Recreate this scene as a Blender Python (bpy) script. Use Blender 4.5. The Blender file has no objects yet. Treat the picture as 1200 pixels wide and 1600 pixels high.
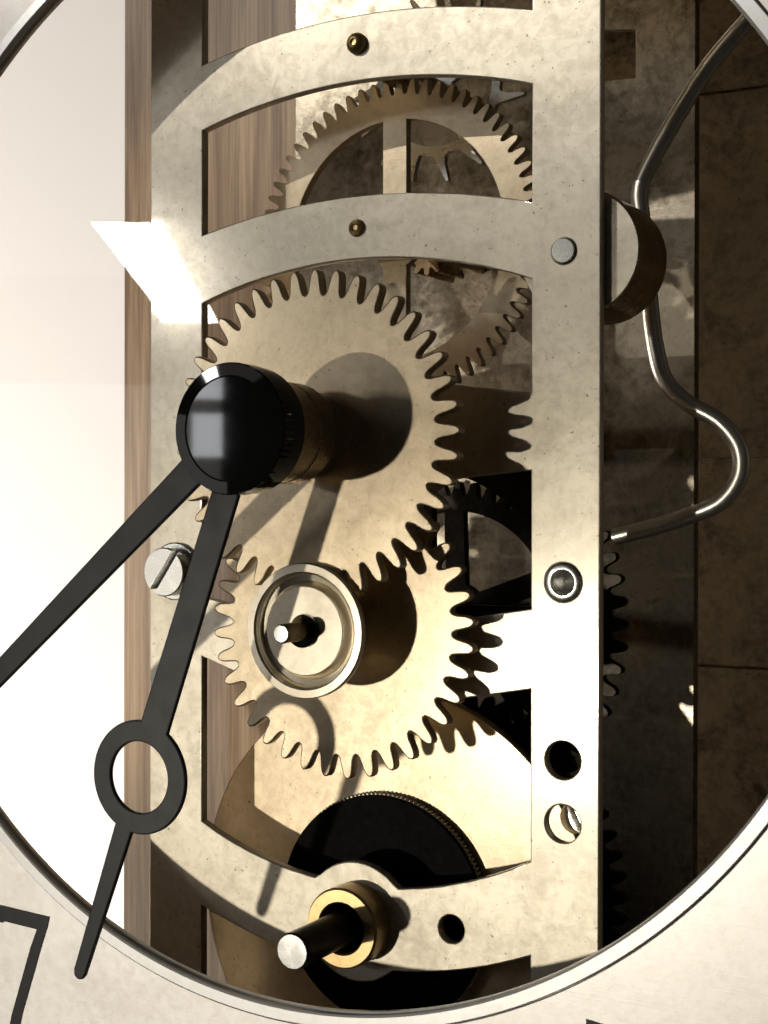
import bpy, bmesh, math, random
from mathutils import Matrix, Vector
random.seed(7)
S = bpy.context.scene
COL = S.collection
MM = 0.001

# ------------------------------------------------------------------ camera
cam_d = bpy.data.cameras.new("Camera")
cam = bpy.data.objects.new("Camera", cam_d); COL.objects.link(cam)
r_ = Vector((0.8757182, 0.48281879, 0.00191061)); u_ = Vector((-0.00337076, 0.00215657, 0.99999199)); f_ = Vector((-0.4828108, 0.87571763, -0.00351602))
M = Matrix(((r_.x, u_.x, -f_.x), (r_.y, u_.y, -f_.y), (r_.z, u_.z, -f_.z))).to_4x4()
M.translation = Vector((60.8185, -98.8226, -5.3803)) * MM
cam.matrix_world = M
cam_d.sensor_fit = 'HORIZONTAL'; cam_d.sensor_width = 36.0; cam_d.lens = 36.0 * 2402.7 / 1200.0
cam_d.clip_start = 0.005; cam_d.clip_end = 60.0
cam_d.dof.use_dof = True; cam_d.dof.focus_distance = 0.1225; cam_d.dof.aperture_fstop = 260.0
S.camera = cam
S.render.resolution_x = 768; S.render.resolution_y = 1024

# ------------------------------------------------------------------ world and lamps
W = bpy.data.worlds.new("World"); S.world = W; W.use_nodes = True
bg = W.node_tree.nodes["Background"]
bg.inputs[0].default_value = (1.0, 0.93, 0.84, 1); bg.inputs[1].default_value = 0.012

def area(name, loc, target, sx, sy, radiance, color):
    d = bpy.data.lights.new(name, 'AREA'); d.shape = 'RECTANGLE'; d.size = sx; d.size_y = sy
    d.energy = radiance * sx * sy * math.pi; d.color = color
    o = bpy.data.objects.new(name, d); COL.objects.link(o)
    o.location = loc
    o.rotation_euler = (Vector(target) - Vector(loc)).to_track_quat('-Z', 'Y').to_euler()
    return o
def spot(name, loc, target, size_deg, blend, soft, watts, color):
    d = bpy.data.lights.new(name, 'SPOT'); d.energy = watts; d.color = color; d.shadow_soft_size = soft
    d.spot_size = math.radians(size_deg); d.spot_blend = blend
    o = bpy.data.objects.new(name, d); COL.objects.link(o); o.location = loc
    o.rotation_euler = (Vector(target) - Vector(loc)).to_track_quat('-Z', 'Y').to_euler()
    return o
def lamp_dir(d, dist):
    return Vector(d).normalized() * dist
# shaded spot lamp standing low in front, to the left of the clock: throws the sharp gear shadows, its shade cuts the beam off at the top
kd = bpy.data.lights.new("spot_lamp", 'SPOT'); kd.energy = 31; kd.color = (1.0, 0.925, 0.79); kd.shadow_soft_size = 0.022
kd.spot_size = math.radians(14.0); kd.spot_blend = 0.06
key = bpy.data.objects.new("spot_lamp", kd); COL.objects.link(key); key.location = lamp_dir((-0.38, -1, -0.14), 1.6)
key.rotation_euler = (Vector((0.0, 0.0, -0.191)) - key.location).to_track_quat('-Z', 'Y').to_euler()
# shaded spot lamp high up in front: lights the upper bands only
ud = bpy.data.lights.new("upper_spot_lamp", 'SPOT'); ud.energy = 125; ud.color = (1.0, 0.95, 0.87); ud.shadow_soft_size = 0.014
ud.spot_size = math.radians(14.0); ud.spot_blend = 0.10
upl = bpy.data.objects.new("upper_spot_lamp", ud); COL.objects.link(upl); upl.location = lamp_dir((-0.72, -1, 0.65), 2.6)
upl.rotation_euler = (Vector((0.0, 0.0, 0.357)) - upl.location).to_track_quat('-Z', 'Y').to_euler()
# strip lamp on the ceiling, mirrored as the white slanted quad
st = area("ceiling_strip_lamp", (-5.82, -7.66, 1.4), (-5.82, -7.66, 0), 0.38, 4.15, 32, (1.0, 0.98, 0.95))
st.rotation_euler = (0, 0, math.atan2(3.49, 2.15) - math.pi / 2)
# broad pale window in front, mirrored in the lower plate, and an added light panel standing in for bright upper wall, mirrored in the upper bands
az = math.radians(32.3)
aw = math.radians(40.0)
area("window_light", (-12.0 * math.sin(aw), -12.0 * math.cos(aw), -1.776), (0, 0, -1.776), 2.14, 5.44, 0.7, (1.0, 0.96, 0.88))
area("upper_wall_glow", (-12.0 * math.sin(az), -12.0 * math.cos(az), 3.50), (0, 0, 3.50), 6.0, 3.40, 0.30, (1.0, 0.97, 0.92))
# two small bright window panes far off, mirrored in the black hub
for i, (dz, hgt) in enumerate(((0.078, 0.062), (0.046, 0.115))):
    dd = Vector((-0.584, -0.82, dz)).normalized()
    area("window_pane_light", dd * 4.0 + Vector((0, -0.011, 0)), (0, -0.011, 0), 0.08, hgt, 6.5, (0.95, 0.97, 1.0))
# added fill light that brightens the wall behind the clock
spot("wall_fill_light", (-1.0, 0.0, -0.55), (-0.40, 0.42, -0.04), 55, 0.8, 0.05, 100.0, (1.0, 0.95, 0.90))
# added fill light off to the side, aimed behind the plates to brighten the wood board
spot("side_fill_light", (-0.16, 0.027, 0.0), (-0.055, 0.067, 0), 48, 0.3, 0.006, 4.2, (1.0, 0.90, 0.78))

S.view_settings.view_transform = 'Standard'; S.view_settings.look = 'None'
S.view_settings.exposure = 0.12; S.view_settings.gamma = 1.0
S.cycles.max_bounces = 7; S.cycles.glossy_bounces = 4; S.cycles.caustics_reflective = False; S.cycles.sample_clamp_indirect = 8
S.cycles.use_denoising = True

# ------------------------------------------------------------------ materials
def nn(nt, t, **kw):
    n = nt.nodes.new(t)
    for k, v in kw.items(): setattr(n, k, v)
    return n
def new_mat(name):
    m = bpy.data.materials.new(name); m.use_nodes = True
    nt = m.node_tree; b = nt.nodes["Principled BSDF"]
    tc = nn(nt, 'ShaderNodeTexCoord'); mp = nn(nt, 'ShaderNodeMapping'); mp.inputs['Scale'].default_value = (1000,) * 3
    nt.links.new(tc.outputs['Object'], mp.inputs['Vector'])
    return m, nt, b, mp.outputs['Vector']
def noise(nt, vec, scale, detail=4, rough=0.55, dist=0.0):
    n = nn(nt, 'ShaderNodeTexNoise'); n.inputs['Scale'].default_value = scale; n.inputs['Detail'].default_value = detail
    n.inputs['Roughness'].default_value = rough; n.inputs['Distortion'].default_value = dist
    nt.links.new(vec, n.inputs['Vector']); return n.outputs['Fac']
def ramp(nt, fac, p0, p1, c0=(0, 0, 0, 1), c1=(1, 1, 1, 1)):
    n = nn(nt, 'ShaderNodeValToRGB'); e = n.color_ramp.elements
    e[0].position = p0; e[0].color = c0; e[1].position = p1; e[1].color = c1
    nt.links.new(fac, n.inputs['Fac']); return n.outputs['Color']
def mix(nt, fac, a, b, blend='MIX'):
    n = nn(nt, 'ShaderNodeMix', data_type='RGBA', blend_type=blend)
    for sock, v in ((n.inputs[0], fac), (n.inputs[6], a), (n.inputs[7], b)):
        if isinstance(v, (int, float)): sock.default_value = v
        elif isinstance(v, tuple): sock.default_value = v if len(v) == 4 else v + (1,)
        else: nt.links.new(v, sock)
    return n.outputs[2]
def mscale(nt, vec, sc, rot=(0, 0, 0)):
    n = nn(nt, 'ShaderNodeMapping'); n.inputs['Scale'].default_value = sc; n.inputs['Rotation'].default_value = rot
    nt.links.new(vec, n.inputs['Vector']); return n.outputs['Vector']
def rng(nt, fac, lo, hi):
    n = nn(nt, 'ShaderNodeMapRange'); n.inputs['To Min'].default_value = lo; n.inputs['To Max'].default_value = hi
    nt.links.new(fac, n.inputs['Value']); return n.outputs['Result']

def metal(name, base, stain, rough=(0.3, 0.5), stain_amt=0.6, stain_scale=0.12, speck=0.6, bump=0.15, sharp=0.0, sharp_rough=0.14, coat=0.0, turn=0.0):
    m, nt, b, v = new_mat(name)
    L = nt.links.new
    n1 = noise(nt, v, stain_scale, 10, 0.66, 0.9)          # broad tarnish
    n2 = noise(nt, v, 1.1, 9, 0.72, 0.5)                   # fine mottling
    n3 = noise(nt, v, 2.6, 3, 0.6)                         # pits
    # fine scratches lying two ways
    s1 = ramp(nt, noise(nt, mscale(nt, v, (0.05, 1.0, 3.0), (0, 0.42, 0)), 2.2, 5, 0.6), 0.585, 0.62)
    s2 = ramp(nt, noise(nt, mscale(nt, v, (2.6, 1.0, 0.06), (0, 0.25, 0)), 2.2, 5, 0.6), 0.60, 0.635)
    scr = mix(nt, ramp(nt, noise(nt, v, 0.22, 3), 0.42, 0.62), mix(nt, 0.6, (0, 0, 0), s1), mix(nt, 0.35, (0, 0, 0), s2))
    br = noise(nt, mscale(nt, v, (0.06, 1.0, 5.0), (0, 0.2, 0)), 3.0, 4, 0.7)   # brushing
    def mul(x, k):
        q = nn(nt, 'ShaderNodeMath', operation='MULTIPLY'); L(x, q.inputs[0]); q.inputs[1].default_value = k; return q.outputs[0]
    st_ = ramp(nt, mix(nt, 0.45, n1, n2), 0.44, 0.64)
    c = mix(nt, mul(st_, stain_amt), base, stain)
    c = mix(nt, mul(ramp(nt, n2, 0.46, 0.74), 0.26), c, (base[0] * 0.72, base[1] * 0.66, base[2] * 0.56))
    c = mix(nt, mul(ramp(nt, n3, 0.67, 0.73), speck), c, (stain[0] * 0.4, stain[1] * 0.34, stain[2] * 0.3))
    c = mix(nt, mul(scr, 0.25), c, tuple(min(1, x * 1.12) for x in base))
    L(c, b.inputs['Base Color'])
    b.inputs['Metallic'].default_value = 1.0
    b.inputs['Coat Weight'].default_value = coat; b.inputs['Coat Roughness'].default_value = 0.025
    rr = mix(nt, 0.4, mix(nt, 0.65, n2, br), st_)
    L(rng(nt, rr, rough[0], rough[1]), b.inputs['Roughness'])
    h = mix(nt, 0.35, mix(nt, 0.5, n3, n2), mix(nt, 0.6, br, scr))
    if turn:
        wv = nn(nt, 'ShaderNodeTexWave', wave_type='RINGS', rings_direction='Y'); wv.inputs['Scale'].default_value = 1.1
        wv.inputs['Distortion'].default_value = 1.2; wv.inputs['Detail'].default_value = 4; wv.inputs['Detail Scale'].default_value = 1.5
        L(v, wv.inputs['Vector']); h = mix(nt, turn, h, wv.outputs['Color'])
    bp = nn(nt, 'ShaderNodeBump'); bp.inputs['Strength'].default_value = bump; bp.inputs['Distance'].default_value = 0.00006
    L(h, bp.inputs['Height']); L(bp.outputs['Normal'], b.inputs['Normal'])
    if sharp > 0:
        g = nn(nt, 'ShaderNodeBsdfGlossy'); L(c, g.inputs['Color']); L(rng(nt, rr, sharp_rough * 0.5, sharp_rough * 1.6), g.inputs['Roughness'])
        bp2 = nn(nt, 'ShaderNodeBump'); bp2.inputs['Strength'].default_value = bump * 0.25; bp2.inputs['Distance'].default_value = 0.00005
        L(h, bp2.inputs['Height']); L(bp2.outputs['Normal'], g.inputs['Normal'])
        mx = nn(nt, 'ShaderNodeMixShader'); mx.inputs[0].default_value = sharp
        L(b.outputs[0], mx.inputs[1]); L(g.outputs[0], mx.inputs[2]); L(mx.outputs[0], nt.nodes['Material Output'].inputs['Surface'])
    return m
def plain(name, color, rough=0.4, metallic=0.0, var=0.25, scale=1.5, bump=0.1):
    m, nt, b, v = new_mat(name)
    n = noise(nt, v, scale, 4)
    nt.links.new(mix(nt, rng(nt, n, 0, var * 2), color, tuple(c * 0.5 for c in color)), b.inputs['Base Color'])
    nt.links.new(rng(nt, n, rough * 0.75, rough * 1.25), b.inputs['Roughness'])
    b.inputs['Metallic'].default_value = metallic
    if bump:
        bp = nn(nt, 'ShaderNodeBump'); bp.inputs['Strength'].default_value = bump; bp.inputs['Distance'].default_value = 0.00005
        nt.links.new(noise(nt, v, scale * 5, 3), bp.inputs['Height']); nt.links.new(bp.outputs['Normal'], b.inputs['Normal'])
    return m
def wood(name):
    m, nt, b, v = new_mat(name)
    g = noise(nt, mscale(nt, v, (1.0, 1.0, 0.05)), 0.45, 6, 0.65, 0.4)
    g2 = noise(nt, mscale(nt, v, (1.0, 1.0, 0.02)), 2.6, 4, 0.6)
    c = ramp(nt, mix(nt, 0.35, g, g2), 0.40, 0.62, (0.24, 0.125, 0.06, 1), (0.62, 0.42, 0.255, 1))
    nt.links.new(c, b.inputs['Base Color']); b.inputs['Roughness'].default_value = 0.5
    bp = nn(nt, 'ShaderNodeBump'); bp.inputs['Strength'].default_value = 0.2; bp.inputs['Distance'].default_value = 0.0001
    nt.links.new(g2, bp.inputs['Height']); nt.links.new(bp.outputs['Normal'], b.inputs['Normal'])
    return m
def glass(name):
    m = bpy.data.materials.new(name); m.use_nodes = True; nt = m.node_tree; nt.nodes.clear()
    out = nn(nt, 'ShaderNodeOutputMaterial'); tr = nn(nt, 'ShaderNodeBsdfTransparent'); gl = nn(nt, 'ShaderNodeBsdfGlossy')
    gl.inputs['Roughness'].default_value = 0.0; tr.inputs['Color'].default_value = (0.985, 0.99, 0.985, 1)
    geo = nn(nt, 'ShaderNodeNewGeometry'); dot = nn(nt, 'ShaderNodeVectorMath', operation='DOT_PRODUCT')
    nt.links.new(geo.outputs['Normal'], dot.inputs[0]); nt.links.new(geo.outputs['Incoming'], dot.inputs[1])
    ab = nn(nt, 'ShaderNodeMath', operation='ABSOLUTE'); nt.links.new(dot.outputs['Value'], ab.inputs[0])
    om = nn(nt, 'ShaderNodeMath', operation='SUBTRACT'); om.inputs[0].default_value = 1.0; nt.links.new(ab.outputs[0], om.inputs[1])
    pw = nn(nt, 'ShaderNodeMath', operation='POWER'); nt.links.new(om.outputs[0], pw.inputs[0]); pw.inputs[1].default_value = 5.0
    ma = nn(nt, 'ShaderNodeMath', operation='MULTIPLY_ADD'); nt.links.new(pw.outputs[0], ma.inputs[0]); ma.inputs[1].default_value = 0.96; ma.inputs[2].default_value = 0.04
    mx = nn(nt, 'ShaderNodeMixShader'); nt.links.new(ma.outputs[0], mx.inputs[0]); nt.links.new(tr.outputs[0], mx.inputs[1]); nt.links.new(gl.outputs[0], mx.inputs[2])
    nt.links.new(mx.outputs[0], out.inputs['Surface']); return m

NICKEL = metal("aged_nickel", (0.80, 0.735, 0.60), (0.42, 0.37, 0.30), (0.44, 0.60), 0.36, 0.12, 0.7, 0.13, 0.12, 0.14, 1.0)
GEAR = metal("gear_nickel", (0.74, 0.62, 0.44), (0.40, 0.32, 0.23), (0.38, 0.54), 0.48, 0.13, 0.7, 0.18, 0.22, 0.14, 0.0, 0.10)
STEEL = metal("bright_steel", (0.84, 0.83, 0.79), (0.55, 0.55, 0.52), (0.18, 0.36), 0.25, 0.5, 0.15, 0.1)
CUP = metal("nut_metal", (0.80, 0.73, 0.59), (0.55, 0.47, 0.36), (0.34, 0.48), 0.4, 0.4, 0.4, 0.1, 0.4, 0.12)
BRASS = metal("yellow_brass", (0.66, 0.49, 0.24), (0.33, 0.23, 0.11), (0.25, 0.42), 0.5, 0.4)
WIRE = metal("spring_steel", (0.86, 0.82, 0.74), (0.6, 0.55, 0.48), (0.28, 0.42), 0.25, 0.5, 0.1, 0.08)
TUBE = metal("brown_brass", (0.62, 0.47, 0.29), (0.25, 0.17, 0.10), (0.22, 0.38), 0.5, 0.3)
BACKM = metal("back_plate_metal", (0.52, 0.46, 0.36), (0.07, 0.055, 0.038), (0.30, 0.56), 1.0, 0.13, 0.8, 0.25, 0.08, 0.20)
BRONZE = metal("dark_bronze", (0.30, 0.23, 0.14), (0.012, 0.0095, 0.007), (0.3, 0.6), 1.0, 0.2, 0.6, 0.2)
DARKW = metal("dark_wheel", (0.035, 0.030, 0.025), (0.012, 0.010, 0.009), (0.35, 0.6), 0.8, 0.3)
BLUED = metal("blackened_steel", (0.06, 0.05, 0.042), (0.02, 0.018, 0.015), (0.25, 0.45), 0.6, 0.4)
MATT = plain("matt_black", (0.006, 0.0055, 0.005), 0.7, 0.0, 0.3)
MATT.node_tree.nodes["Principled BSDF"].inputs["Specular IOR Level"].default_value = 0.08
BLACK = plain("black_lacquer", (0.009, 0.009, 0.009), 0.03, 0.0, 0.3, 1.5, 0)
HAND = plain("black_hand", (0.016, 0.016, 0.015), 0.45, 0.0, 0.4, 0.6)
INK = plain("black_ink", (0.012, 0.011, 0.012), 0.5)
DIAL = metal("silvered_dial", (0.96, 0.93, 0.89), (0.86, 0.81, 0.76), (0.50, 0.64), 0.45, 0.12, 0.1, 0.25, 0.15, 0.25)
RIM = metal("polished_rim", (0.98, 0.975, 0.96), (0.86, 0.85, 0.83), (0.40, 0.50), 0.2, 0.3, 0.05, 0.05, 0.1, 0.1)
DIALBACK = plain("brown_dial_back", (0.20, 0.155, 0.11), 0.6)
WOOD = wood("pale_brown_wood")
WALLM = plain("wall_paint", (0.80, 0.745, 0.70), 0.85, 0.0, 0.04, 0.01, 0)
GLASS = glass("clear_glass")

# ------------------------------------------------------------------ geometry helpers (all in millimetres)
dg_tmp = []
def filled(polys, depth, bevel=0.06, res=1):
    """closed outlines (first outer, others holes) -> mesh; x,y in the dial plane, back face at z=0, front face at z=depth"""
    cu = bpy.data.curves.new("tmp", 'CURVE'); cu.dimensions = '2D'; cu.fill_mode = 'BOTH'
    cu.extrude = max(depth / 2 - bevel, 0.001); cu.bevel_depth = bevel; cu.bevel_resolution = res; cu.offset = -bevel
    for p in polys:
        sp = cu.splines.new('POLY'); sp.points.add(len(p) - 1)
        for i, (x, y) in enumerate(p): sp.points[i].co = (x, y, 0, 1)
        sp.use_cyclic_u = True
    o = bpy.data.objects.new("tmp", cu); COL.objects.link(o)
    dg = bpy.context.evaluated_depsgraph_get()
    me = bpy.data.meshes.new_from_object(o.evaluated_get(dg))
    bpy.data.objects.remove(o); bpy.data.curves.remove(cu)
    me.transform(Matrix.Translation((0, 0, depth / 2)))
    return finish(me, 30)
FRONT = Matrix(((1, 0, 0, 0), (0, 0, -1, 0), (0, 1, 0, 0), (0, 0, 0, 1)))   # local z -> -Y (towards the viewer)
def finish(me, ang):
    me.transform(FRONT); me.transform(Matrix.Scale(MM, 4))
    for p in me.polygons: p.use_smooth = True
    me.set_sharp_from_angle(angle=math.radians(ang)); me.materials.clear()
    return me
def lathe(profile, n=96, ang=35):
    """profile of (r, z) with z towards the viewer"""
    bm = bmesh.new(); rings = []
    for r, z in profile:
        if r < 1e-6: rings.append([bm.verts.new((0, 0, z))])
        else: rings.append([bm.verts.new((r * math.cos(2 * math.pi * i / n), r * math.sin(2 * math.pi * i / n), z)) for i in range(n)])
    for a, b in zip(rings, rings[1:]):
        for i in range(n):
            j = (i + 1) % n
            if len(a) == 1 and len(b) == 1: continue
            if len(a) == 1: bm.faces.new((a[0], b[j], b[i]))
            elif len(b) == 1: bm.faces.new((a[i], a[j], b[0]))
            else: bm.faces.new((a[i], a[j], b[j], b[i]))
    bmesh.ops.recalc_face_normals(bm, faces=bm.faces)
    me = bpy.data.meshes.new("lathe"); bm.to_mesh(me); bm.free()
    return finish(me, ang)
def tube(points, rad, n=20, sub=10):
    """round wire through points (X, Y, Z in mm world axes relative to the object)"""
    P = [Vector(p) for p in points]; pts = []
    for i in range(len(P) - 1):
        p0, p1, p2, p3 = P[max(i - 1, 0)], P[i], P[i + 1], P[min(i + 2, len(P) - 1)]
        for k in range(sub):
            t = k / sub
            pts.append(0.5 * ((2 * p1) + (-p0 + p2) * t + (2 * p0 - 5 * p1 + 4 * p2 - p3) * t * t + (-p0 + 3 * p1 - 3 * p2 + p3) * t ** 3))
    pts.append(P[-1])
    bm = bmesh.new(); rings = []; up = Vector((0, 1, 0))
    for i, p in enumerate(pts):
        t = (pts[min(i + 1, len(pts) - 1)] - pts[max(i - 1, 0)]).normalized()
        a = up.cross(t).normalized(); b = t.cross(a)
        rings.append([bm.verts.new(p + rad * (math.cos(2 * math.pi * k / n) * a + math.sin(2 * math.pi * k / n) * b)) for k in range(n)])
    for a, b in zip(rings, rings[1:]):
        for k in range(n): bm.faces.new((a[k], a[(k + 1) % n], b[(k + 1) % n], b[k]))
    bm.faces.new(rings[0]); bm.faces.new(rings[-1])
    bmesh.ops.recalc_face_normals(bm, faces=bm.faces)
    me = bpy.data.meshes.new("tube"); bm.to_mesh(me); bm.free()
    me.transform(Matrix.Scale(MM, 4))
    for p in me.polygons: p.use_smooth = True
    me.set_sharp_from_angle(angle=math.radians(50)); return me
def obj(name, me, mat, parent=None, loc=(0, 0, 0), rot=0.0):
    """loc in mm (X, Y, Z); rot turns the piece in the dial plane"""
    me.materials.clear(); me.materials.append(mat); me.name = name
    o = bpy.data.objects.new(name, me); COL.objects.link(o)
    o.location = Vector(loc) * MM; o.rotation_euler = (0, -rot, 0)
    if parent: o.parent = parent
    return o
def thing(name, label, cat, loc=(0, 0, 0), group=None):
    o = bpy.data.objects.new(name, None); COL.objects.link(o); o.location = Vector(loc) * MM; o.empty_display_size = 0.002
    return tag(o, label, cat, group)
def tag(o, label, cat, group=None):
    o["label"] = label; o["category"] = cat
    if group: o["group"] = group
    return o
def circle(r, n=64, c=(0, 0), a0=0.0):
    return [(c[0] + r * math.cos(a0 + 2 * math.pi * i / n), c[1] + r * math.sin(a0 + 2 * math.pi * i / n)) for i in range(n)]
def arc_y(c, R, x0, x1, n=28, up=True):
    return [(x, c + (1 if up else -1) * math.sqrt(R * R - x * x)) for x in [x0 + (x1 - x0) * i / (n - 1) for i in range(n)]]
TOOTH = [(-0.5, 0.0), (-0.41, 0.045), (-0.335, 0.18), (-0.285, 0.40), (-0.245, 0.62), (-0.19, 0.82), (-0.105, 0.955), (0.0, 1.0),
         (0.105, 0.955), (0.19, 0.82), (0.245, 0.62), (0.285, 0.40), (0.335, 0.18), (0.41, 0.045)]
def gear_outline(N, r_tip, r_root, phase_deg=0.0, prof=TOOTH):
    out = []; p = 2 * math.pi / N
    for k in range(N):
        for t, h in prof:
            a = math.radians(phase_deg) + p * (k + t); r = r_root + (r_tip - r_root) * h
            out.append((r * math.cos(a), r * math.sin(a)))
    return out
def crossings(r_in, r_out, n, spoke_w, phase_deg=0.0, steps=26):
    holes = []
    for k in range(n):
        a0 = math.radians(phase_deg) + 2 * math.pi * k / n; a1 = a0 + 2 * math.pi / n
        do, di = math.asin(spoke_w / 2 / r_out), math.asin(min(0.95, spoke_w / 2 / r_in))
        h = [(r_out * math.cos(a), r_out * math.sin(a)) for a in [a0 + do + (a1 - a0 - 2 * do) * i / steps for i in range(steps + 1)]]
        h += [(r_in * math.cos(a), r_in * math.sin(a)) for a in [a1 - di - (a1 - a0 - 2 * di) * i / 10 for i in range(11)]]
        holes.append(h)
    return holes
SPLIT = 0.9      # plate thickness
PY = 7.0         # front face of the front plate

# ------------------------------------------------------------------ setting
def quad_box(name, x0, x1, y0, y1, z0, z1, mat, parent=None):
    bm = bmesh.new(); bmesh.ops.create_cube(bm, size=1.0)
    for v in bm.verts: v.co = Vector(((x0 + x1) / 2 + v.co.x * (x1 - x0), (y0 + y1) / 2 + v.co.y * (y1 - y0), (z0 + z1) / 2 + v.co.z * (z1 - z0))) 
    c = Vector(((x0 + x1) / 2, (y0 + y1) / 2, z0))
    for v in bm.verts: v.co = (v.co - c) * MM
    if min(x1 - x0, y1 - y0, z1 - z0) < 20 and mat is not WALLM:
        bmesh.ops.bevel(bm, geom=bm.edges[:], offset=0.25 * MM, segments=2, affect='EDGES')
    me = bpy.data.meshes.new(name); bm.to_mesh(me); bm.free()
    o = obj(name, me, mat, parent); o.location = c * MM
    return o
wall = quad_box("wall", -1600, 1200, 420, 440, -900, 1100, WALLM); wall["kind"] = "structure"

wp = tag(quad_box("wood_panel", -53.6, -12, 45, 51, -70, 70, WOOD), "upright pale brown wood board standing behind the metal plates", "wood board")
cb = thing("case_back", "dark mottled bronze case back of stacked panels behind the wire spring", "case back", (20, 45, -80))
for z0, z1 in ((-80, -20.72), (-20.68, -0.67), (-0.63, 34.23), (34.27, 80)):
    p = quad_box("panel", 0, 70, 45, 47, z0, z1, BRONZE); p.parent = cb
    p.location = p.location - cb.location
bk = quad_box('backing', 0, 70, 47.1, 48.5, -80, 80, BRONZE); bk.parent = cb; bk.location = bk.location - cb.location
gp = tag(quad_box("glass_pane", -110, -24, 40.5, 42.0, -75, 75, GLASS), "clear glass pane in front of the pale wall mirroring a white lamp", "glass pane")

# ------------------------------------------------------------------ back plate
bp_ = [(-20.3, -60), (20.3, -60), (20.3, 60), (-20.3, 60)]
notch = [(7.5, 32.6), (14.9, 32.3), (14.9, 36.6), (7.5, 37.6)]
win1 = [(-13.5, 23.2), (-6.0, 25.6), (-6.0, 29.5), (-13.5, 26.5)]
tag(obj("back_plate", filled([bp_, notch], 1.2), BACKM, None, (0, 31.2, 0)),
    "tall mottled rear movement plate with a small square notch", "clock plate")

# ------------------------------------------------------------------ front plate
X1, X0 = 20.45, 15.0
def slot(bottom, top):
    return bottom + top[::-1]
outer = [(-X1, -58), (X1, -58), (X1, 58), (-X1, 58)]
def rot_c(p): return p
slot0 = slot(arc_y(-26.4, 60.0, -X0, X0), [(-X0, 41), (X0, 41)])
slot1 = slot(arc_y(-42.5, 61.75, -X0, X0), arc_y(-24.0, 52.35, -X0, X0))
slot2 = slot([(-X0, 3.15), (-7.0, 4.2), (-4.6, 6.2), (0, 7.4), (4.6, 6.2), (7.0, 4.2), (X0, 3.15)], arc_y(-29.95, 44.2, -X0, X0))
slot3 = slot([(-X0, -13.0), (-9, -14.0), (-5, -11.0), (0, -9.8), (5, -11.0), (9, -14.0), (X0, -13.0)],
             [(-X0, -2.65), (-8, -3.3), (-4.8, -5.8), (0, -7.2), (4.8, -5.8), (8, -3.3), (X0, -2.65)])
# lower window: up to arm two, down to the lower band with the round boss
boss = (0.0, -38.35); RB = 4.75
def band(c, R, sign):
    pts = []
    for x, y in arc_y(c, R, -X0, X0, 60, False):
        dx, dy = x - boss[0], y - boss[1]
        if abs(dx) < RB:
            yb = boss[1] + sign * math.sqrt(RB * RB - dx * dx)
            y = max(y, yb) if sign > 0 else min(y, yb)
        pts.append((x, y))
    return pts
slot4 = slot(band(-2.75, 32.75, 1), [(-X0, -18.0), (-8.5, -20.2), (-4, -21.6), (0, -22.0), (4, -21.6), (8.5, -20.2), (X0, -19.0)])
slot5 = slot([(-X0, -54), (X0, -54)], band(-2.9, 39.05, -1))
holes = [circle(0.95, 40, (17.6, 13.5)), circle(1.45, 48, (17.6, -10.95)), circle(1.4, 48, (17.6, -24.1)), circle(1.4, 48, (17.6, -28.8)),
         circle(1.08, 40, (8.44, -37.83)), circle(2.2, 48, boss), circle(1.0, 40, (-17.6, -10.9))]
fp = thing("front_plate", "pierced cream metal front plate carrying the gears behind the hands", "clock plate", (0, PY, -58))
def fp_part(name, me, mat, x, y, z, rot=0.0):
    return obj(name, me, mat, fp, (x, y - PY, z + 58), rot)
fp_part("frame", filled([outer, slot0, slot1, slot2, slot3, slot4, slot5] + holes, SPLIT, 0.12, 2), NICKEL, 0, PY + SPLIT, 0)
dome = lambda r, h: lathe([(r, -0.6), (r, 0.02)] + [(r * math.cos(t), h * math.sin(t)) for t in [i * math.pi / 2 / 8 for i in range(1, 9)]], 40, 50)
fp_part("rivet", lathe([(0.85, -0.4), (0.85, 0.25), (0.7, 0.55), (0.45, 0.72), (0.28, 0.76), (0.25, 0.6), (0, 0.58)], 40), BRASS, 0, PY, 31.3)
fp_part("rivet", lathe([(0.7, -0.4), (0.7, 0.15), (0.58, 0.35), (0.3, 0.45), (0.2, 0.32), (0, 0.30)], 40), BRASS, 0, PY, 16.7)
fp_part("pin", lathe([(0.93, -1.5), (0.93, 0.18), (0.86, 0.26), (0, 0.27)], 40), STEEL, 17.6, PY, 13.5)
ins = fp_part("threaded_insert", lathe([(1.42, -3), (1.42, 0.12), (1.32, 0.2), (1.0, 0.2), (0.92, 0.08)] + [(0.82 + (0.09 if i % 2 else 0), -0.15 * i) for i in range(1, 16)] + [(0, -2.4)], 48, 40), STEEL, 17.6, PY, -10.95)
def screw_mesh(r, h, slot_w, slot_d):
    bm = bmesh.new()
    m0 = lathe([(r, -h), (r, -0.12), (r - 0.1, 0), (0, 0)], 64)
    bm.free(); return m0
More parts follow.
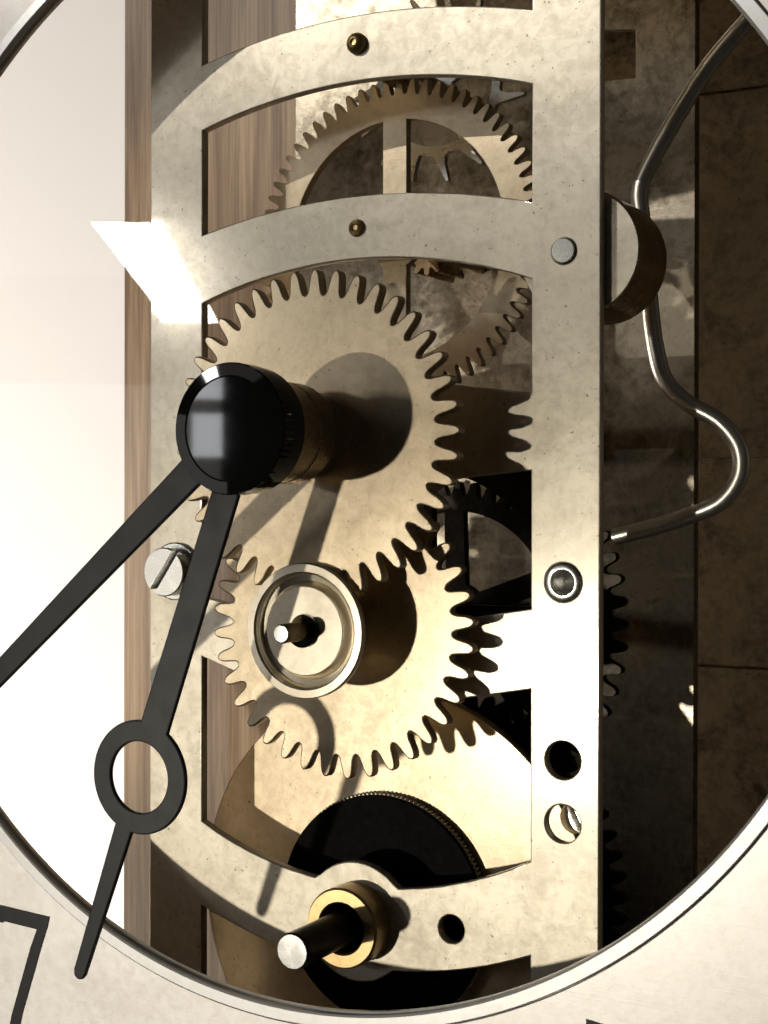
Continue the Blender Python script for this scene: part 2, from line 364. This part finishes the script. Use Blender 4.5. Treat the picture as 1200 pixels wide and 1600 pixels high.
def slotted_screw(r, h, slot_w, slot_d, shank=3.0):
    """two half discs standing on a lower disc: the slot is a real groove"""
    bm = bmesh.new()
    for s in (-1, 1):
        a0 = math.asin(slot_w / 2 / r)
        pts = [(r * math.cos(a), s * r * math.sin(a)) for a in [a0 + (math.pi - 2 * a0) * i / 28 for i in range(29)]]
        for zlo, zhi in ((-h, 0.0),):
            lo = [bm.verts.new((x, y, zlo)) for x, y in pts]
            mid = [bm.verts.new((x, y, zhi - 0.12)) for x, y in pts]
            hi = [bm.verts.new((x * (1 - 0.1 / r), s * (slot_w / 2 + (abs(y) - slot_w / 2) * (1 - 0.1 / r)), zhi)) for x, y in pts]
            n = len(pts)
            for A, B in ((lo, mid), (mid, hi)):
                for i in range(n): bm.faces.new((A[i], A[(i + 1) % n], B[(i + 1) % n], B[i]))
            bm.faces.new(hi); bm.faces.new(lo)
    n = 56
    lo = [bm.verts.new((r * 0.985 * math.cos(2 * math.pi * i / n), r * 0.985 * math.sin(2 * math.pi * i / n), -h)) for i in range(n)]
    hi = [bm.verts.new((r * 0.985 * math.cos(2 * math.pi * i / n), r * 0.985 * math.sin(2 * math.pi * i / n), -slot_d)) for i in range(n)]
    for i in range(n): bm.faces.new((lo[i], lo[(i + 1) % n], hi[(i + 1) % n], hi[i]))
    bm.faces.new(hi); bm.faces.new(lo)
    bmesh.ops.recalc_face_normals(bm, faces=bm.faces)
    me = bpy.data.meshes.new("screw"); bm.to_mesh(me); bm.free()
    return finish(me, 35)
fp_part("screw", slotted_screw(2.05, 1.9, 0.62, 0.75), STEEL, -17.6, PY - 1.9, -10.9, math.radians(55))
fp_part("washer", lathe([(1.2, -0.05), (1.2, 0.35), (2.35, 0.35), (2.45, 0.28), (2.45, -0.05)], 56), STEEL, -17.6, PY - 0.01, -10.9)
fp_part("screw", slotted_screw(1.25, 1.2, 0.5, 0.7), STEEL, 17.6, PY + 2.4, -28.8, math.radians(118))
fp_part("bushing", lathe([(2.15, -1.2), (3.15, -1.2), (3.15, 0), (3.15, 2.2), (3.0, 2.4), (2.1, 2.4), (1.95, 2.25), (1.95, -1.2)], 72), BRASS, 0, PY, -38.35)

wa = thing("winding_arbor", "dark steel arbor with a pale end standing out of the brass bushing", "clock arbor", (0, 12, -38.35))
obj("shaft", lathe([(1.38, -4), (1.38, 14.35), (1.3, 14.45)], 48), BLUED, wa)
obj("tip", lathe([(1.3, 14.45), (1.25, 14.5), (0, 14.52)], 48), STEEL, wa)

# ------------------------------------------------------------------ wheels behind the front plate
def wheel(name, label, N, rt, rr, phase, y_front, thick, c, mat, holes=(), grp=None, bevel=0.05):
    return tag(obj(name, filled([gear_outline(N, rt, rr, phase)] + list(holes), thick, bevel), mat, None, (c[0], y_front + thick, c[1])), label, "gear wheel", grp)
wheel("gear_wheel", "spoked gear wheel in the window between the two upper bands", 66, 13.35, 12.0, 1.0, 13.2, 0.8, (0, 16.7), GEAR,
      crossings(2.4, 9.95, 4, 2.25, 90) + [circle(0.6, 20)])
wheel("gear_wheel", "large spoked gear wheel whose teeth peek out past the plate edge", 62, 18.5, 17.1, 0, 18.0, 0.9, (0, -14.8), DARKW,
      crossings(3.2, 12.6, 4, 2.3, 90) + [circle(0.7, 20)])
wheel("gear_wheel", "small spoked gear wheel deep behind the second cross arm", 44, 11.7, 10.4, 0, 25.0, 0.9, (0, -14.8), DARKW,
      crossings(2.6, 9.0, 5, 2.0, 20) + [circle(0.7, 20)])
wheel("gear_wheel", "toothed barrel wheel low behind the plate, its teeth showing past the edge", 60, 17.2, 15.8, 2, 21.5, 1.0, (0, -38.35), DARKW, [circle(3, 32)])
FINE = [(-0.5, 0), (-0.2, 0.35), (0.0, 1.0), (0.3, 0.85), (0.42, 0.1)]
rw = thing("ratchet_wheel", "black fine toothed ratchet wheel behind the winding arbor", "ratchet wheel", (0, 11.9, -38.35))
obj("toothed_ring", filled([gear_outline(150, 9.5, 9.27, 0, FINE), circle(1.5, 32)], 0.6, 0.04), NICKEL, rw)
obj("face", filled([circle(9.34, 140), circle(1.5, 32)], 0.5, 0.05), MATT, rw, (0, -0.55, 0))
tag(obj("barrel_cover", filled([circle(18.15, 160), circle(1.5, 32)], 1.0, 0.1), GEAR, None, (0, 13.2, -38.35)),
    "large smooth cream disc behind the black ratchet wheel", "barrel cover")
# escape wheel high up behind the spoked gear
ESC = [(-0.5, 0.0), (-0.1, 0.05), (0.28, 1.0), (0.36, 1.0), (0.30, 0.35), (0.34, 0.05)]
tag(obj("escape_wheel", filled([gear_outline(15, 8.4, 6.0, 5, ESC)] + crossings(1.4, 5.2, 4, 1.1, 30), 0.6, 0.04), STEEL, None, (0, 21.6, 31.3)),
    "bright escape wheel with hooked pointed teeth seen through the spoked gear", "escape wheel")
# arbors that carry the wheels between the plates
def arbor(label, x, z, y0, y1, r, pin=None):
    a = thing("arbor", label, "clock arbor", (x, y1, z))
    L = y1 - y0
    obj("shaft", lathe([(0, 0), (r, 0), (r, L), (0, L)], 32), TUBE, a)
    if pin:
        yp, l, rp, n = pin
        obj("pinion", filled([gear_outline(n, rp, rp * 0.7, 0)], l, 0.04), TUBE, a, (0, yp + l - y1, 0))
    return a
arbor("upper arbor carrying the spoked gear between the plates", 0, 16.7, PY + 0.95, 30, 0.6, (19, 5, 2.2, 12))
arbor("topmost arbor carrying the escape wheel", 0, 31.3, PY + 0.95, 30, 0.55, (12, 4, 1.8, 10))
arbor("central arbor behind the hand tube", 0, 0, 1.5, 30, 1.4, (16, 7, 3.4, 14))
arbor("second arbor behind the round nut", 0, -14.8, 5.4, 30, 1.2, (9, 6, 3.0, 12))
# drum beside the plate edge
dr = thing("drum", "short metal drum with a bright face jutting past the plate edge", "drum", (18.3, 14.25, 13.5))
obj("body", lathe([(0, 0), (4.75, 0), (4.75, 5.9), (4.65, 6.0)], 96), TUBE, dr)
obj("face", lathe([(4.65, 6.0), (4.6, 6.05), (1.0, 6.06), (0, 6.06)], 96), NICKEL, dr)
wire = [(30.4, 18, 34.2), (28.51, 18, 32.25), (25.26, 18, 29.0), (22.25, 18, 24.8), (20.05, 18, 21.1), (19.55, 18, 19.5), (19.72, 18, 17.6), (20.35, 18, 11.46), (20.87, 18, 7.39),
        (21.72, 18, 4.57), (23.54, 18, 2.75), (26.1, 18, 1.19), (27.61, 18, -0.82), (27.62, 18, -3.04), (26.12, 18, -5.01), (23.31, 18, -6.16), (20.44, 18, -7.04), (17.5, 18, -7.8)]
tag(obj("wire_spring", tube([(x - 20, y - 18, z + 8) for x, y, z in wire], 0.68), WIRE, None, (20, 18, -8)),
    "bent polished steel wire spring curving out past the plate edge", "wire spring")

# ------------------------------------------------------------------ gears in front of the plate
g1 = tag(obj("gear_wheel", filled([gear_outline(41, 12.5, 10.55, 0.6), circle(1.6, 32)], 1.0, 0.12, 2), GEAR, None, (0, 1.0, 0)),
    "large solid gear wheel just behind the black hand hub", "gear wheel")
g2 = tag(obj("gear_wheel", filled([gear_outline(36, 11.75, 9.9, 4.3), circle(1.3, 32)], 0.9, 0.12, 2), GEAR, None, (0, 5.0, -14.8)),
    "solid gear wheel behind the round cupped nut", "gear wheel")
nut = thing("cupped_nut", "round cupped metal nut with a pin through its centre", "nut", (0, 4.0, -14.7))
obj("cup", lathe([(2.2, 0), (2.2, 3.6), (4.4, 3.9), (4.95, 4.2), (5.08, 4.5), (5.08, 4.85), (5.0, 4.98), (4.45, 5.0), (4.3, 4.85), (4.2, 4.2), (3.75, 4.1), (3.55, 4.3), (3.42, 4.75), (3.3, 4.9), (1.25, 4.9), (1.2, 4.0), (0, 4.0)], 128, 40), CUP, nut)
clip = [(1.25 * math.cos(a), 1.25 * math.sin(a)) for a in [math.radians(-150 + i * 10) for i in range(25)]] + [(0.7 * math.cos(a), 0.7 * math.sin(a)) for a in [math.radians(90 - i * 10) for i in range(25)]]
obj("clip", filled([clip], 0.35, 0.04), BLACK, nut, (0, -4.95, 0))
obj("pin", lathe([(0.72, 3.5), (0.72, 7.95), (0.66, 8.05)], 40), TUBE, nut)
obj("pin_end", lathe([(0.66, 8.05), (0.6, 8.1), (0, 8.12)], 40), STEEL, nut)

# ------------------------------------------------------------------ hands
tag(obj("hand_tube", lathe([(1.5, 0), (3.25, 0), (3.25, 2.3), (3.35, 2.35), (3.35, 2.5), (3.72, 2.55), (3.72, 4.4), (3.62, 4.5), (3.62, 4.62), (3.72, 4.72), (3.72, 7.5), (3.3, 7.9), (1.5, 7.9)], 96), TUBE, None, (0, 0, 0)),
    "brown brass tube between the large gear and the black hub", "hand tube")
def blade_pts(direction, stations):
    """direction (dx,dz) unit; stations (distance, half width)"""
    dx, dz = direction; nx, nz = -dz, dx
    a = [(dx * s + nx * w, dz * s + nz * w) for s, w in stations]
    b = [(dx * s - nx * w, dz * s - nz * w) for s, w in stations]
    return a, b
hh = thing("hour_hand", "short black clock hand with an open ring near its tip", "clock hand", (0, -7.9, 0))
hd = Vector((-9.26, -25.25)); hl = hd.length; hd.normalize()
obj("boss", lathe([(1.4, 0), (4.35, 0), (4.5, 0.15), (4.5, 1.25), (1.4, 1.25)], 96), BLACK, hh)
RO, RI = 4.2, 2.62
a, b = blade_pts((hd.x, hd.y), [(3.0, 1.12), (hl - math.sqrt(RO * RO - 1.25 ** 2), 1.25)])
a2, b2 = blade_pts((hd.x, hd.y), [(hl + math.sqrt(RO * RO - 0.8 ** 2), 0.8), (43.0, 0.55), (43.4, 0.4), (43.55, 0.15)])
c0 = (hd.x * hl, hd.y * hl); base_ang = math.atan2(hd.y, hd.x)
w1 = math.asin(1.25 / RO); w2 = math.asin(0.8 / RO)
arcL = [(c0[0] + RO * math.cos(t), c0[1] + RO * math.sin(t)) for t in [base_ang + math.pi - w1 - (math.pi - w1 - w2) * i / 40 for i in range(41)]]
arcR = [(c0[0] + RO * math.cos(t), c0[1] + RO * math.sin(t)) for t in [base_ang - w2 - (math.pi - w1 - w2) * i / 40 for i in range(41)]]
outl = a[:1] + arcL + a2[1:] + b2[1:][::-1] + arcR + b[:1]
obj("blade", filled([outl, circle(RI, 72, c0)], 0.42, 0.11), HAND, hh, (0, -0.6, 0))
mh = thing("minute_hand", "long straight black clock hand reaching past the frame edge", "clock hand", (0, -9.2, 0))
obj("boss", lathe([(0, 0), (4.45, 0), (4.6, 0.12), (4.6, 1.5), (4.52, 1.62), (3.7, 1.66), (3.6, 1.58), (1.8, 1.58), (0, 1.58)], 128, 25), BLACK, mh)
md = Vector((-17.24, -14.59)).normalized()
a, b = blade_pts((md.x, md.y), [(2.0, 1.2), (5.0, 1.15), (60.0, 0.45)])
obj("blade", filled([a + b[::-1]], 0.45, 0.11), HAND, mh, (0, -0.85, 0))

# ------------------------------------------------------------------ dial
RD = 42.4
dial = thing("clock_dial", "silvery chapter ring with black numerals framing the gears", "clock dial", (0, -1.6, -62))
def dial_part(name, me, mat, y, parent=dial):
    return obj(name, me, mat, parent, (0, y + 1.6, 62))
dial_part("face", filled([circle(62, 200), circle(43.62, 240)], 0.9, 0.03), DIAL, -1.7)
dial_part("rim", lathe([(43.9, 0), (43.5, 0.3), (43.5, 1.16), (43.42, 1.24), (42.6, 1.27), (42.45, 1.18), (42.38, 0.95), (42.62, 0.7), (42.62, 0.45), (42.4, 0.35), (42.4, 0.0), (43.9, 0)], 320, 28), RIM, -1.6)
dial_part("backing", filled([circle(61.8, 160), circle(42.9, 200)], 0.3, 0.03), DIALBACK, -1.25)  # added ring, keeps light from bouncing off the dial's back on to the plates
num7 = [(-33.2, -38.2), (-23.15, -38.75), (-23.35, -39.55), (-23.9, -41.0), (-26.0, -47.0), (-26.9, -50.5), (-27.95, -50.5), (-27.2, -47.4), (-25.2, -41.6), (-24.5, -39.95), (-28.0, -39.75), (-28.2, -39.9), (-31.9, -39.6), (-32.6, -41.6), (-33.4, -41.5)]
dial_part("numeral", filled([num7], 0.05, 0.005), INK, -2.62)
def ring_arc(c, R, a0, a1, n=24): return [(c[0] + R * math.cos(a), c[1] + R * math.sin(a)) for a in [math.radians(a0 + (a1 - a0) * i / (n - 1)) for i in range(n)]]
num5 = [(23.25, -39.5), (29.2, -40.3), (29.2, -41.4), (24.3, -40.9), (24.1, -44.0)] + ring_arc((26.0, -47.2), 3.6, 120, -130) + ring_arc((26.0, -47.2), 2.6, -130, 130) + [(23.1, -45.4)]
dial_part("numeral", filled([num5], 0.05, 0.005), INK, -2.62)
